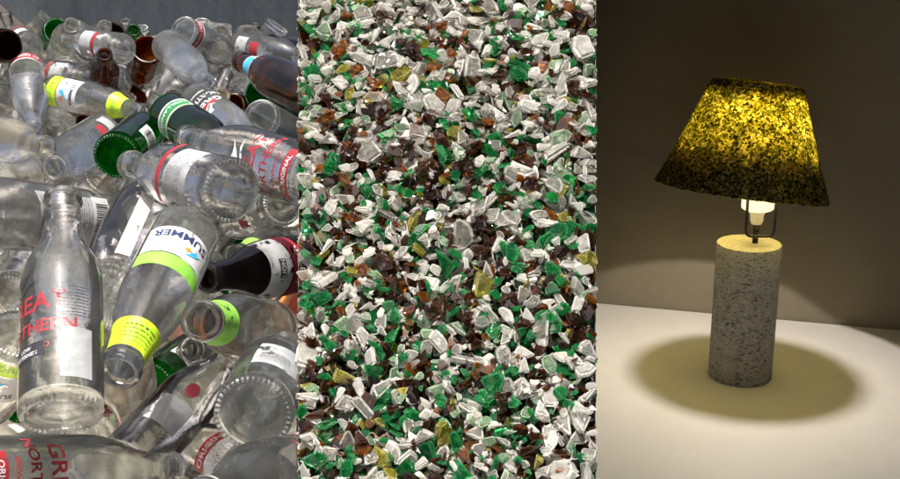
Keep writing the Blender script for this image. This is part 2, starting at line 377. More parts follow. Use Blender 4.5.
def solve(u, v, dpx, mu, mv, L, R, near):
    t = 2*R*F/dpx; B = at(u, v, t); r = ray(mu, mv); w = CAM-B
    a = r.dot(r); b = 2*r.dot(w); c = w.dot(w)-L*L; q = b*b-4*a*c
    if q < 0: Q = CAM+r*(-b/(2*a)); ax = (Q-B)
    else: ax = CAM+r*((-b-math.sqrt(q))/(2*a) if near else (-b+math.sqrt(q))/(2*a))-B
    return B, ax.normalized()

# kind, glass, base u v, px wide, mouth u v, near/far, roll, label, neck, description
HERO = [
 ('stubby','clear', 61,418,84, 63,195,'f', -46,'beer_black',None,'upright clear bottle with red lettering and black box, standing front left'),
 ('longneck','clear', -48,478,84, 175,468,'f', 12,'beer',None,'clear bottle lying along the bottom left edge with white fish print'),
 ('longneck','clear', 118,484,66, 232,362,'f', -6,'oval',None,'clear bottle with dark red oval on its shoulder, neck pointing up right'),
 ('stubby','clear', 252,414,81, 284,346,'f', 0,'blank',None,'clear bottle turned base first to the viewer at the bottom right'),
 ('longneck','clear', 268,478,70, 158,420,'f', 20,'beer_side',None,'clear bottle with red band lying low under the base first bottle'),
 ('cider','clear', 270,331,62, 201,321,'n', 0,None,'leaf','clear wide mouthed bottle with green neck band, mouth turned to the viewer on the right'),
 ('longneck','clear', 262,352,46, 190,349,'n', 0,None,None,'plain clear bottle whose small mouth pokes out below the green banded wide mouth'),
 ('cider','clear', 188,228,66, 120,370,'n', 0,'summer_top','lime_up','clear bottle leaning down with lime neck band and green and white label'),
 ('longneck','dusty', 122,330,54, 139,434,'n', 0,None,None,'dusty beige clear bottle with neck pointing straight down below the lime neck band'),
 ('large','clear', 110,300,82, 168,168,'f', 25,'strip',None,'large clear bottle with long torn cream and white paper strips on its side'),
 ('large','clear', 84,222,66, -75,205,'n', 0,'flask',None,'large clear bottle on the left with grey label full of small print'),
 ('longneck','clear', 13,300,58, 80,215,'f', 0,'script',None,'clear bottle at the left edge with small red script, base turned to the viewer'),
 ('stubby','clear', 232,193,68, 128,166,'f', 10,'stripe',None,'clear bottle lying with its round base to the right, grey label, red stripe'),
 ('longneck','clear', 322,180,66, 185,138,'f', -8,'beer',None,'clear bottle with big red lettering by the right edge, its neck to the left'),
 ('longneck','green', 120,154,48, 163,117,'f', 30,'bar',None,'green bottle showing its bright round base in the middle of the heap'),
 ('longneck','green', 166,116,44, 228,158,'n', 0,'ring',None,'green bottle with white ringed dark green label, right of the green round base'),
 ('longneck','clear', 52,97,33, 143,119,'n', 0,'summer','lime','clear bottle with white label, blue bird mark and lime bands on body and neck'),
 ('longneck','clear', 27,66,33, 36,131,'n', 0,'beer_cap',None,'clear bottle pointing neck down with a red lettered band close to its base'),
 ('stubby','clear', 121,84,30, 112,58,'f', 0,None,None,'clear bottle with its base to the viewer just left of the brown round base'),
 ('jar','clear', 152,104,34, 176,72,'f', 0,None,None,'short clear jar lying on its side below the brown round base'),
 ('stubby','brown', 147,49,31, 137,84,'f', 0,None,None,'brown bottle showing its shiny round base, largest brown base in the upper heap'),
 ('longneck','brown', 101,90,30, 104,53,'n', 0,None,None,'brown bottle with its open neck standing up between clear bottles on the upper left'),
 ('longneck','dark', 7,46,34, -40,40,'f', 0,None,None,'almost black bottle cut by the left edge near the top'),
 ('stubby','clear', 92,77,32, 30,70,'f', 0,'stripe',None,'clear bottle with red stripe and grey label lying left of the brown open neck'),
 ('stubby','clear', 122,52,32, 62,43,'f', 0,'stripe_low',None,'clear bottle with red stripe lying above the brown open neck, base to the right'),
 ('stubby','clear', 184,30,32, 242,62,'f', 0,'beer_cap',None,'clear bottle with red lettering at the top of the heap, base up to the left'),
 ('longneck','clear', 167,45,33, 208,83,'n', 0,None,None,'plain clear bottle with neck down right, just right of the brown round base'),
 ('stubby','clear', 238,47,30, 310,60,'n', 0,'small_red',None,'clear bottle with small red mark above the brown bottle at the right edge'),
 ('longneck','brown', 322,100,46, 240,61,'f', 0,None,'blue','brown bottle with blue neck label pointing left at the right edge'),
 ('stubby','green', 257,95,34, 325,92,'f', 0,None,None,'green bottle with open looking round base below the brown bottle with blue neck label'),
 ('cider','clear', 258,118,40, 316,150,'f', 0,None,None,'clear wide bottle right of the white lettered bottle, tilted base up'),
 ('longneck','clear', 197,99,38, 262,148,'n', 0,'beer_white',None,'clear bottle with white lettering and red bar pointing down right'),
 ('jar','clear', 57,131,42, 66,112,'f', 0,None,None,'round clear jar with its ringed base to the viewer on the left'),
 ('longneck','clear', 104,142,42, 56,177,'n', 0,'small_red',None,'clear bottle pointing its mouth down left beside the green round base'),
 ('stubby','clear', -25,140,44, 47,154,'n', 0,'blank',None,'clear bottle at the left edge with grey paper patch and mouth to the right'),
 ('stubby','clear', 4,98,34, -30,80,'f', 0,None,None,'plain clear bottle cut by the left edge below the black one'),
 ('longneck','clear', 134,190,40, 78,214,'f', 0,'bar',None,'clear bottle with barcode label just below the green round base'),
 ('longneck','clear', 300,240,42, 231,249,'n', 0,None,'leaf','clear bottle with green collar, its small mouth to the left, near the right edge'),
 ('longneck','dark', 330,272,54, 211,293,'n', 0,'lager',None,'dark brown bottle with red and white label lying on the right'),
 ('stubby','clear', 330,300,60, 262,310,'f', 0,'flame',None,'bottle with glowing orange and red print at the right edge'),
 ('longneck','green', 150,386,52, 226,332,'f', 0,'bar',None,'dark green bottle with barcode label in the lower middle of the heap'),
 ('longneck','green', 16,402,44, 100,380,'f', 0,None,None,'green bottle deep in the heap behind the upright clear bottle'),
 ('longneck','green', 108,398,46, 96,330,'f', 0,None,None,'dark green bottle between the upright bottle and the dusty one'),
 ('longneck','clear', 285,210,46, 214,236,'f', 0,'small_red',None,'clear bottle lying under the big red lettered bottle at the right edge'),
 ('large','clear', 22,172,56, -50,188,'f', 0,None,None,'large plain clear bottle at the left above the small print label'),
 ('stubby','clear', 292,374,56, 256,338,'f', 0,'stripe_low',None,'clear bottle with red band at the right edge above the base first bottle'),
 ('longneck','clear', 314,468,76, 200,500,'n', 0,'beer_black',None,'clear bottle with red lettering and black fish mark in the bottom right corner'),
 ('longneck','green', 250,128,36, 310,120,'f', 0,None,None,'green bottle behind the clear wide bottle near the right edge'),
 ('longneck','brown', 232,108,32, 300,128,'f', 0,None,None,'brown bottle lying below the white lettered bottle, mostly covered'),
 ('longneck','brown', 312,64,27, 272,40,'n', 0,None,None,'small brown neck sticking up at the top right of the heap'),
 ('stubby','green', 57,31,27, 44,44,'f', 0,None,None,'small green base far back at the top left of the heap'),
 ('stubby','dark', 112,35,27, 100,46,'f', 0,None,None,'dark bottle base far back near the top of the heap'),
 ('longneck','green', 130,62,27, 132,33,'n', 0,None,None,'green bottle neck standing up far back beside the dark base'),
 ('longneck','clear', 62,54,27, 74,24,'n', 0,None,None,'clear bottle standing up far back beside the small green base'),
 ('longneck','clear', 84,52,27, 103,26,'n', 0,'blank',None,'clear bottle with white paper leaning right far back at the top'),
 ('longneck','clear', 214,56,27, 222,30,'n', 0,None,None,'clear bottle far back with small round mouth right of the top bottle'),
 ('jar','clear', 252,52,32, 247,39,'n', 0,None,None,'clear jar far back with open round mouth near the top right'),
 ('longneck','clear', 30,46,27, 10,32,'f', 0,'stripe',None,'clear bottle far back at the top left corner with red stripe'),
 ('longneck','brown', 112,70,27, 125,44,'n', 0,None,None,'brown neck beside the clear red striped bottle in the upper heap'),
 ('longneck','brown', 90,120,34, 130,130,'f', 0,None,None,'brown bottle hidden below the lime and white labelled bottle'),
 ('longneck','clear', 20,332,62, -30,440,'f', 0,'summer',None,'clear bottle with lime label cut by the left edge beside the upright bottle'),
 ('longneck','clear', 105,168,44, 60,215,'f', 0,'back',None,'clear bottle with white back label left of the green round base'),
 ('longneck','clear', 160,172,44, 100,240,'f', 0,None,None,'plain clear bottle lying behind the torn paper bottle'),
 ('stubby','green', 245,243,34, 300,236,'f', 0,None,None,'green bottle under the bottle with green collar at the right'),
]
def seg_pts(p1, q1, p2, q2):
    d1 = q1-p1; d2 = q2-p2; r = p1-p2; a = d1.dot(d1); e = d2.dot(d2); f = d2.dot(r); c = d1.dot(r); b = d1.dot(d2); den = a*e-b*b
    s = min(max((b*f-c*e)/den, 0), 1) if den > 1e-9 else 0; t = (b*s+f)/e
    if t < 0: t = 0; s = min(max(-c/a, 0), 1)
    elif t > 1: t = 1; s = min(max((b-c)/a, 0), 1)
    return p1+d1*s, p2+d2*t, s, t
def seg_dist(p1, q1, p2, q2):
    a, b, _, _ = seg_pts(p1, q1, p2, q2); return (a-b).length
def thick(kind, s):      # capsule radius along the axis: body, then the slimmer neck
    R = KIND[kind][1][7][0]*.001
    return R if kind == 'jar' or s < .5 else R*(1-.55*min(1, (s-.5)/.3))
pose = []
for k, g, u, v, d, mu, mv, nf, roll, lab, neck, desc in HERO:
    R = KIND[k][1][7][0]*.001; pose.append(list(solve(u, v, d, mu, mv, KIND[k][0]*.001, R, nf == 'n')))
def span(i):
    k = HERO[i][0]; L = KIND[k][0]*.001; R = KIND[k][1][7][0]*.001; B, ax = pose[i]
    return B+ax*R*.6, B+ax*(L-R*.3)
for it in range(60):     # bottles that run into one another settle a little apart in depth
    for i in range(len(HERO)):
        for j in range(i):
            p1, q1 = span(i); p2, q2 = span(j)
            if (p1-p2).length > .6: continue
            a, b, sa, sb = seg_pts(p1, q1, p2, q2); need = (thick(HERO[i][0], sa)+thick(HERO[j][0], sb))*.96; dd = (a-b).length
            if dd < need:
                m = min(need-dd, .012)*.5; w = (a-CAM).length-(b-CAM).length; sg = 1 if w > 0 else -1
                pose[i][0] = pose[i][0]+(pose[i][0]-CAM).normalized()*m*sg; pose[j][0] = pose[j][0]-(pose[j][0]-CAM).normalized()*m*sg*.5
                if dd > 1e-5:
                    n_ = (a-b)/dd; pose[i][0] = pose[i][0]+n_*m*.3; pose[j][0] = pose[j][0]-n_*m*.3
hero_px = []
def proj(p):
    q = p-CAM; t = q.dot(FWD); return 450+F*q.dot(RIGHT)/t, 239.5-F*q.dot(UP)/t, t
for i, (k, g, u, v, d, mu, mv, nf, roll, lab, neck, desc) in enumerate(HERO):
    B, ax = pose[i]; o = bottle(k, g, B, ax, roll, lab, neck)
    tag(o, desc, 'jar' if k == 'jar' else 'bottle', 'bottles heaped for recycling')
    L = KIND[k][0]*.001; hero_px += [(*proj(B+ax*L*f), thick(k, f)) for f in (.1, .3, .5, .7, .95)]
    if DEBUG: print(i, k, g, 'z %.2f %.2f' % (B.z, (B+ax*L).z), 't %.2f %.2f' % (proj(B)[2], proj(B+ax*L)[2]), 'px', [int(x) for x in proj(B)[:2]+proj(B+ax*L)[:2]], desc[:40])

# the rest of the heap: bottles below and between, kept from running through one another
FILL = [('clear', None, 62), ('clear', 'blank', 5), ('clear', 'stripe', 4), ('clear', 'script', 5), ('clear', 'bar', 4), ('clear', 'small_red', 4), ('clear', 'summer', 3), ('green', None, 8), ('green', 'bar', 1), ('brown', None, 6), ('dusty', None, 4)]
FDESC = {('clear', None): 'plain clear bottle without a label, half buried in the heap', ('clear', 'blank'): 'half buried clear bottle with a grey paper patch and no print',
 ('clear', 'stripe'): 'half buried clear bottle with grey label topped by a red stripe', ('clear', 'script'): 'half buried clear bottle with red script between two thin red lines',
 ('clear', 'bar'): 'half buried clear bottle with white barcode label', ('clear', 'small_red'): 'half buried clear bottle with a red square over a grey patch',
 ('clear', 'summer'): 'half buried clear bottle with white label, blue bird and lime band', ('green', None): 'plain green bottle half buried among clear ones',
 ('green', 'bar'): 'half buried green bottle with white barcode label', ('brown', None): 'plain brown bottle half buried among clear ones', ('dusty', None): 'beige dusty bottle half buried in the heap'}
proto = {}
def copy_tree(o):
    c = o.copy(); col.objects.link(c)
    for ch in o.children:
        d = ch.copy(); col.objects.link(d); d.parent = c
    return c
def fill(n, z0, z1, tol, t0=.8, t1=3.7, tilt=.45):
    made = 0
    for _ in range(n*60):
        if made >= n: break
        t = t0+(t1-t0)*random.random()**.8
        x = t*random.uniform(-.395, -.150); y = t*.95; z = random.uniform(z0, z1)-.026*max(0, t-1.2)
        if y > 3.62 or x > -.1275*t-.035 or x < -1.24: continue
        kind = random.choices(('longneck', 'stubby', 'cider', 'jar', 'small'), (2, 2, 1, .7, 8))[0]
        L = KIND[kind][0]*.001; R = KIND[kind][1][7][0]*.001; a = random.uniform(0, 2*PI); e = max(-1.25, min(1.25, random.gauss(0, tilt)))
        ax = Vector((math.cos(a)*math.cos(e), math.sin(a)*math.cos(e), math.sin(e)))
        c = Vector((x, y, z)); p = c-ax*(L*.5-R*.5); q = c+ax*(L*.5-R*.4)
        if max(p.y, q.y) > 3.66 or max(p.x+.1275*p.y*1.04, q.x+.1275*q.y*1.04) > -R-.0: continue
        if any(seg_dist(p, q, A, Bq) < (R+r)*tol for A, Bq, r in caps if (A-p).length < .6): continue
        hide = False
        for f in (.05, .3, .55, .8, 1):
            fu, fv, ft = proj(p+(q-p)*f)
            if any(ft < ht and (fu-hu)**2+(fv-hv)**2 < ((R*.9+hr)*F/ht*.62)**2 for hu, hv, ht, hr in hero_px): hide = True; break
        if hide: continue
        g, lab = random.choices([(f[0], f[1]) for f in FILL], [f[2] for f in FILL])[0]
        if kind == 'jar': g, lab = 'clear', None
        B = p-ax*R*.5; key = (kind, g, lab)
        if key not in proto: o = proto[key] = bottle(kind, g, B, ax, random.uniform(-50, 50), lab); caps.pop()
        else: o = copy_tree(proto[key]); orient(o, B, ax, random.uniform(-60, 60))
        if kind == 'jar': tag(o, 'plain clear jar half buried among the bottles', 'jar', 'jars buried in the heap')
        else: tag(o, FDESC[(g, lab)], 'bottle', 'half buried %s bottles %s' % (g, 'with '+lab.replace('_', ' ')+' label' if lab else 'without label'))
        caps.append((p, q, R)); made += 1
    return made
nf = [fill(45, .37, .43, .62, 2.1, 3.35, .9), fill(150, .34, .415, .74, tilt=.65), fill(80, .26, .36, .80, tilt=.6), fill(60, .16, .28, .86), fill(30, .05, .16, .86), fill(24, .40, .43, .7, 2.0, 3.3, .6)]
print('fillers', nf)

# ------------------------------------------------------------------ ground, skip round the bottles
k = NT('ground_concrete'); tc = k.n('TexCoord'); nz = k.noise(tc.outputs['Object'], 3, 9); p = k.n('BsdfPrincipled'); p.inputs['Roughness'].default_value = .9
k.l(k.ramp(nz, [(.3, (.16, .155, .145)), (.7, (.27, .26, .245))]), p.inputs['Base Color']); k.l(p.outputs[0], k.out.inputs[0])
mb = MB(); mb.add([(-60,-60,-.72),(60,-60,-.72),(60,60,-.72),(-60,60,-.72)], [(0,1,2,3)]); tag(mb.build('ground', [k.m]), kind='structure')

def skip_steel(name, a, b):
    k = NT(name); tc = k.n('TexCoord'); mp = k.n('Mapping'); mp.inputs['Scale'].default_value = (34, 10, 5); k.l(tc.outputs['Object'], mp.inputs[0])
    n1 = k.noise(mp.outputs[0], 1.0, 8, .6); n2 = k.noise(tc.outputs['Object'], 75, 6, .7)
    f = k.math('ADD', k.math('MULTIPLY', n1, .55), k.math('MULTIPLY', n2, .45))
    p = k.n('BsdfPrincipled'); p.inputs['Roughness'].default_value = .62
    k.l(k.ramp(f, [(.36, a), (.62, b)]), p.inputs['Base Color']); k.l(k.bump(n2, .3, .003), p.inputs['Normal']); k.l(p.outputs[0], k.out.inputs[0]); return k.m
M['steel'] = skip_steel('skip_grey_paint', (.034, .044, .055), (.064, .078, .092))
M['beige'] = skip_steel('skip_lit_beige', (.42, .38, .31), (.60, .55, .46))  # pale tone puts the sunlit corner into colour; also lightens the heap's floor
skip = tag(empty('waste_skip', (-.8, 2.2, -.72)), 'grey painted steel skip holding the heap of bottles, its rear panel showing above them', 'skip')
def wallp(name, pts, z0, z1, m, th, parent):
    """upright panel between two plan points"""
    a, b = Vector((*pts[0], 0)), Vector((*pts[1], 0)); d = (b-a).normalized(); nrm = Vector((-d.y, d.x, 0))*th
    mb = MB(); mb.prism([(q.x-parent.location.x, q.y-parent.location.y) for q in (a, b, b+nrm, a+nrm)], z0-parent.location.z, z1-parent.location.z)
    return mb.build(name, [m], parent)
wallp('rear_panel', [(-.42, 3.78), (-2.2, 3.78)], -.72, 1.0, M['steel'], -.03, skip)
wallp('side_panel', [(-.093, .70), (-.425, 3.775)], -.72, .46, M['steel'], -.006, skip)
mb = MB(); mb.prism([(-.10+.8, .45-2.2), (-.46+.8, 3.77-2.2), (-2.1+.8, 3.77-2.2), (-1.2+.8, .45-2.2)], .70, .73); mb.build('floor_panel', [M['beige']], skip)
# raked end of the left side panel: sunlit corner put into its slope and pale colour
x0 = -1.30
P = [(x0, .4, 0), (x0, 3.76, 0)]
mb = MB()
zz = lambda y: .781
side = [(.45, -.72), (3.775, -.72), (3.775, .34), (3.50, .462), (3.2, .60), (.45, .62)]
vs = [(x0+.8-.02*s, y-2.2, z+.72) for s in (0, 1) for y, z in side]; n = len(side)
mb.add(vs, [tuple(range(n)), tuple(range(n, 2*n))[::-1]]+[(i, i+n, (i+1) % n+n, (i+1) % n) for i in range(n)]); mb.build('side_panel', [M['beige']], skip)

# ------------------------------------------------------------------ tray of crushed glass
TN = Vector((0, -math.sin(D2R(43)), math.cos(D2R(43))))       # bed normal
TU = Vector((0, math.cos(D2R(43)), math.sin(D2R(43))))        # up the slope
T0 = at(447, 239.5, .65)
def on_bed(u, v, h=0):
    r = ray(u, v); s = (T0+TN*h-CAM).dot(TN)/r.dot(TN); q = CAM+r*s-T0; return q.x, q.dot(TU)
bl, br, tr_, tl = on_bed(297.8, 512), on_bed(596.2, 512), on_bed(596.2, -34), on_bed(297.8, -34)
BM = Matrix((RIGHT, TU, TN)).transposed().to_4x4(); BM.translation = T0
b0, b1 = bl[1], tl[1]
def edge(b): f = (b-b0)/(b1-b0); return bl[0]+(tl[0]-bl[0])*f, br[0]+(tr_[0]-br[0])*f
SH = {}; SHE = {}       # broken faces, and frosted edges, paler to put internal reflection into colour
for nm, c, body, cl, ecol, ecl in (('clear', (.985, .975, .94), (.95, .91, .82), .15, (.95, .92, .85), .44), ('milk', (.98, .97, .94), (.94, .91, .83), .42, (.93, .91, .84), .62),
      ('green', (.17, .74, .33), (.03, .42, .13), .14, (.10, .52, .20), .28), ('pale', (.74, .92, .72), (.50, .68, .46), .20, (.70, .80, .62), .42),
      ('brown', (.46, .23, .10), (.07, .038, .024), .12, (.17, .095, .055), .24), ('amber', (.86, .46, .12), (.34, .15, .03), .13, (.46, .24, .08), .24),
      ('yellow', (.93, .88, .34), (.52, .48, .08), .16, (.68, .63, .22), .34)):
    SH[nm] = shard_glass('shard_'+nm, c, body, cl); SHE[nm] = shard_glass('shard_edge_'+nm, c, ecol, ecl)
SK = list(SH)
def hull(seed):
    r = np.random.default_rng(seed); n = int(r.integers(3, 7)); bm = bmesh.new()
    th = float(r.uniform(.14, .32)); el = float(r.uniform(.5, .95)); a0 = r.uniform(0, 6.28)
    angs = np.sort((np.arange(n)+r.uniform(-.42, .42, n))*2*PI/n); rad = r.uniform(.62, 1.0, n); tl_ = r.uniform(-.28, .28, 2); sh = r.uniform(-.15, .15, 2); tp = r.uniform(.72, .95)
    for s in (-1, 1):
        for a, q in zip(angs, rad):
            x, y = q*math.cos(a), q*el*math.sin(a)
            if s > 0: x, y = x*tp+sh[0], y*tp+sh[1]
            bm.verts.new((x, y, s*th*.62+(x*tl_[0]+y*tl_[1])*(s > 0)))
    res = bmesh.ops.convex_hull(bm, input=bm.verts[:]); bmesh.ops.delete(bm, geom=list({g for g in res['geom_interior']+res['geom_unused'] if isinstance(g, bmesh.types.BMVert)}), context='VERTS')
    bmesh.ops.dissolve_limit(bm, angle_limit=.12, verts=bm.verts[:], edges=bm.edges[:]); bmesh.ops.bevel(bm, geom=bm.edges[:], offset=.10, segments=2, affect='EDGES', material=1)
    v = np.array([x.co[:] for x in bm.verts]); f = [[x.index for x in q.verts] for q in (bm.verts.index_update(), bm.faces)[1]]; mi = [q.material_index for q in bm.faces]; bm.free()
    v -= v.mean(0); v /= np.abs(v[:, :2]).max(); return v, f, mi
HULLS = [hull(100+i) for i in range(36)]
G = .0008; A0 = min(tl[0], bl[0])-.01; nx = int((max(tr_[0], br[0])+.01-A0)/G); ny = int((b1-b0)/G)+1
H = np.full((ny, nx), -.012); own = np.full((ny, nx), -1, int)
shards = []
def drop(size, ck, b):
    lo, hi = edge(b); a = rng.uniform(lo, hi)
    v, f, mi = HULLS[int(rng.integers(len(HULLS)))]
    eu = Euler((rng.normal(0, .34), rng.normal(0, .34), rng.uniform(0, 6.28)))
    R = np.array(eu.to_matrix()); w = (v*size)@R.T
    lo2, hi2 = edge(b); m = -.0005
    lim = max(abs(w[:, 0]).max(), 0)
    a = min(max(a, lo2+w[:, 0].max()+m), hi2+w[:, 0].min()-m) if False else min(max(a, lo2-w[:, 0].min()+m), hi2-w[:, 0].max()-m)
    i0 = int((w[:, 0].min()*.7+a-A0)/G); i1 = int((w[:, 0].max()*.7+a-A0)/G)+1; j0 = int((w[:, 1].min()*.7+b-b0)/G); j1 = int((w[:, 1].max()*.7+b-b0)/G)+1
    i0, i1, j0, j1 = max(i0, 0), min(i1, nx), max(j0, 0), min(j1, ny)
    if i1 <= i0 or j1 <= j0: return
    patch = H[j0:j1, i0:i1]; base = np.percentile(patch, 62)
    h = base-w[:, 2].min()*.62
    if h > .004: return
    top = h+w[:, 2].max()*.75
    yy, xx = np.mgrid[j0:j1, i0:i1]; ell = ((xx-(i0+i1-1)/2)/((i1-i0)/2+.3))**2+((yy-(j0+j1-1)/2)/((j1-j0)/2+.3))**2 < 1
    up = ell & (patch < top); patch[up] = top; own[j0:j1, i0:i1][up] = len(shards)
    shards.append((v, f, mi, size, eu, a, b, h, ck))
for i in range(13500):
    q = rng.random(); hgt = rng.random()
    y = 0
    late = i > 5600
    b = rng.uniform(b0, b1)
    gf = (b-b0)/(b1-b0)       # clear and amber above, brown below; brighter light at top put into the mix
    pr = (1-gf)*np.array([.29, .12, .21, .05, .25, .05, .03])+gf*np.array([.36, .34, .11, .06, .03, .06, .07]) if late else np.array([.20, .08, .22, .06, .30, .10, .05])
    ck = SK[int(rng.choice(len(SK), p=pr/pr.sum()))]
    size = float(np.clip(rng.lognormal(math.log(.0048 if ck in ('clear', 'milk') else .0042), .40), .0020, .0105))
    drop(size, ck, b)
cnt = np.bincount(own[own >= 0].ravel(), minlength=len(shards)); order = np.argsort(-cnt)
top300 = set(order[:300].tolist())
print('shards', len(shards), 'top300 area', cnt[order[:300]].sum()/max(1, cnt.sum()))
SD = {'clear': ('larger frosty clear shard lying on top of the crushed glass', 'larger clear shards'), 'milk': ('larger milky white shard lying on top of the crushed glass', 'larger milky shards'),
      'green': ('larger bright green shard lying on top of the crushed glass', 'larger green shards'), 'pale': ('larger pale green shard lying on top of the crushed glass', 'larger pale green shards'),
      'brown': ('larger dark brown shard lying on top of the crushed glass', 'larger brown shards'), 'amber': ('larger amber shard lying on top of the crushed glass', 'larger amber shards'),
      'yellow': ('larger yellow shard lying on top of the crushed glass', 'larger yellow shards')}
mb = MB(); _sm = {}
for i, (v, f, mi, size, eu, a, b, h, ck) in enumerate(shards):
    mat = Matrix.Translation((a, b, h)) @ eu.to_matrix().to_4x4() @ Matrix.Scale(size, 4)
    if i in top300:
        key = (id(v), ck)
        if key not in _sm:
            q = MB(); q.add(v.tolist(), f); q.m = mi; _sm[key] = q.mesh('glass_shard', [SH[ck], SHE[ck]])
        o = link('glass_shard', _sm[key]); o.matrix_world = BM @ mat; tag(o, SD[ck][0], 'glass shard', SD[ck][1])
    elif cnt[i] > 0 or h > -.012:
        W = np.array(mat); vv = v@W[:3, :3].T+W[:3, 3]; k0 = len(mb.m); mb.add(vv.tolist(), f); mb.m[k0:] = [SK.index(ck)+len(SK)*x for x in mi]
fines = mb.build('crushed_glass', [SH[c] for c in SK]+[SHE[c] for c in SK]); fines.matrix_world = BM
tag(fines, 'smaller crushed glass fragments in clear, green, brown and amber filling the bed', 'crushed glass', None, 'stuff')

M['tray'] = plain('tray_dark_paint', (.035, .028, .022), .6, .2, 40)
tray = tag(empty('glass_tray', tuple(T0)), 'dark sloping tray on a post that holds the crushed glass', 'tray')
def bedpoly(z0, z1, grow): 
    mbx = MB(); pts = [(bl[0]-grow, bl[1]-grow), (br[0]+grow, br[1]-grow), (tr_[0]+grow, tr_[1]+grow), (tl[0]-grow, tl[1]+grow)]
    mbx.prism(pts, z0, z1); mbx.v = [tuple(BM.to_3x3() @ Vector(p)) for p in mbx.v]; return mbx
bedpoly(-.030, -.0145, .0004).build('pan', [M['tray']], tray)
mb = MB(); th = .0004
C4 = [(bl[0], bl[1]), (br[0], br[1]), (tr_[0], tr_[1]), (tl[0], tl[1])]
for i in range(4):
    a = Vector(C4[i]); b = Vector(C4[(i+1) % 4]); d = (b-a).normalized(); nn = Vector((d.y, -d.x))*th
    s = .0012 if i in (1, 3) else 0; mb.prism([tuple(a), tuple(b), tuple(b+nn), tuple(a+nn)][::-1], -.0144, -.006)
mb.v = [tuple(BM.to_3x3() @ Vector(p)) for p in mb.v]; mb.build('rim', [M['tray']], tray)
mb = MB(); mb.tube([(0, .012, -.035), (0, .012, -T0.z-.70)], .02, 20); mb.build('post', [M['tray']], tray)
mb = MB(); mb.lathe([(0, -T0.z-.72), (.14, -T0.z-.72), (.14, -T0.z-.705), (.13, -T0.z-.70), (0, -T0.z-.70)], 40); mb.build('foot', [M['tray']], tray)

# ------------------------------------------------------------------ lamp alcove; unseen walls and ceiling added to keep it dark
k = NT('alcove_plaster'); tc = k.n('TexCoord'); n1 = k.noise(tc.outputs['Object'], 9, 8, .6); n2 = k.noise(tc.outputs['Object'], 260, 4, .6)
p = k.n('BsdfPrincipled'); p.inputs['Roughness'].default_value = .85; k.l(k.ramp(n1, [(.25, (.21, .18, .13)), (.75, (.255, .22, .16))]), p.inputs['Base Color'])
k.l(k.bump(n2, .25, .002), p.inputs['Normal']); k.l(p.outputs[0], k.out.inputs[0]); M['plaster'] = k.m; M['darkwall'] = plain('dark_unseen_walls', (.07, .063, .055), .9, .1, 20)  # darker tone on the added unseen surfaces, to cut bounced light
alc = tag(empty('wall', (.6, 2.2, -.72)), 'dim beige plaster wall behind the glowing table lamp', 'wall')
W0 = Vector((.293, 2.214)); W1 = Vector((.826, 2.066)); wd = (W1-W0).normalized()
wa = W0-wd*.055; wb = W1+wd*.55
wallp('back_wall', [tuple(wb), tuple(wa)], -.72, 1.6, M['plaster'], -.04, alc)
wallp('unseen_side_wall', [(.096, .80), tuple(wa)], -.72, 1.6, M['darkwall'], .008, alc)
wallp('unseen_side_wall', [(wb.x, wb.y+.05), (wb.x, -1.2)], -.72, 1.6, M['darkwall'], .04, alc)
wallp('unseen_front_wall', [(.15, -1.2), (wb.x+.04, -1.2)], -.72, 1.6, M['darkwall'], -.04, alc)
mb = MB(); mb.prism([(.096-.6, -1.24-2.2), (wb.x+.04-.6, -1.24-2.2), (wb.x+.04-.6, wb.y+.06-2.2), (wa.x-.6, wa.y+.06-2.2), (.096-.6, .80-2.2)], 1.602+.72, 1.66+.72); mb.build('unseen_ceiling', [M['darkwall']], alc)

k = NT('table_top_white'); tc = k.n('TexCoord'); n1 = k.noise(tc.outputs['Object'], 14, 7, .6)
p = k.n('BsdfPrincipled'); p.inputs['Roughness'].default_value = .55; k.l(k.ramp(n1, [(.25, (.76, .735, .725)), (.75, (.82, .795, .785))]), p.inputs['Base Color']); k.l(p.outputs[0], k.out.inputs[0]); M['table'] = k.m
tab = tag(empty('table', (.6, 1.8, -.72)), 'plain off-white table top under the lamp, meeting the wall', 'table')
g = Vector((-wd.y, wd.x))*-.003
pa, pb = wa+g+wd*.012, wb+g-wd*.02
mb = MB(); mb.prism([(pa.x-.6, pa.y-1.8), (.155-.6, 1.28-1.8), (pb.x-.6, 1.28-1.8), (pb.x-.6, pb.y-1.8)], .68, .72); mb.build('table_top', [M['table']], tab)
for x, y in ((.24, 1.34), (1.2, 1.34), (.36, 2.1), (1.2, 1.85)):
    mb = MB(); mb.box((x-.62, y-1.82, 0), (x-.58, y-1.78, .678)); mb.build('leg', [M['table']], tab)

# ------------------------------------------------------------------ the lamp
LP = Vector((.482, 1.852, .0))
lamp = tag(empty('table_lamp', tuple(LP)), 'table lamp with glowing crushed glass shade tilted on a speckled stone cylinder', 'lamp')
k = NT('speckled_stone'); tc = k.n('TexCoord'); mp = k.n('Mapping'); mp.inputs['Scale'].default_value = (1, 1, 2.3); mp.inputs['Rotation'].default_value = (0, .35, 0); k.l(tc.outputs['Object'], mp.inputs[0])
n1 = k.noise(mp.outputs[0], 150, 6, .66); n2 = k.noise(tc.outputs['Object'], 40, 4)
pit = k.ramp(k.math('ADD', k.math('MULTIPLY', n1, .8), k.math('MULTIPLY', n2, .2)), [(.38, (.03, .027, .024)), (.455, (.40, .39, .375)), (.62, (.62, .60, .575))])
p = k.n('BsdfPrincipled'); p.inputs['Roughness'].default_value = .75; k.l(pit, p.inputs['Base Color']); k.l(k.bump(n1, .8, .004), p.inputs['Normal']); k.l(p.outputs[0], k.out.inputs[0]); M['stone'] = k.m
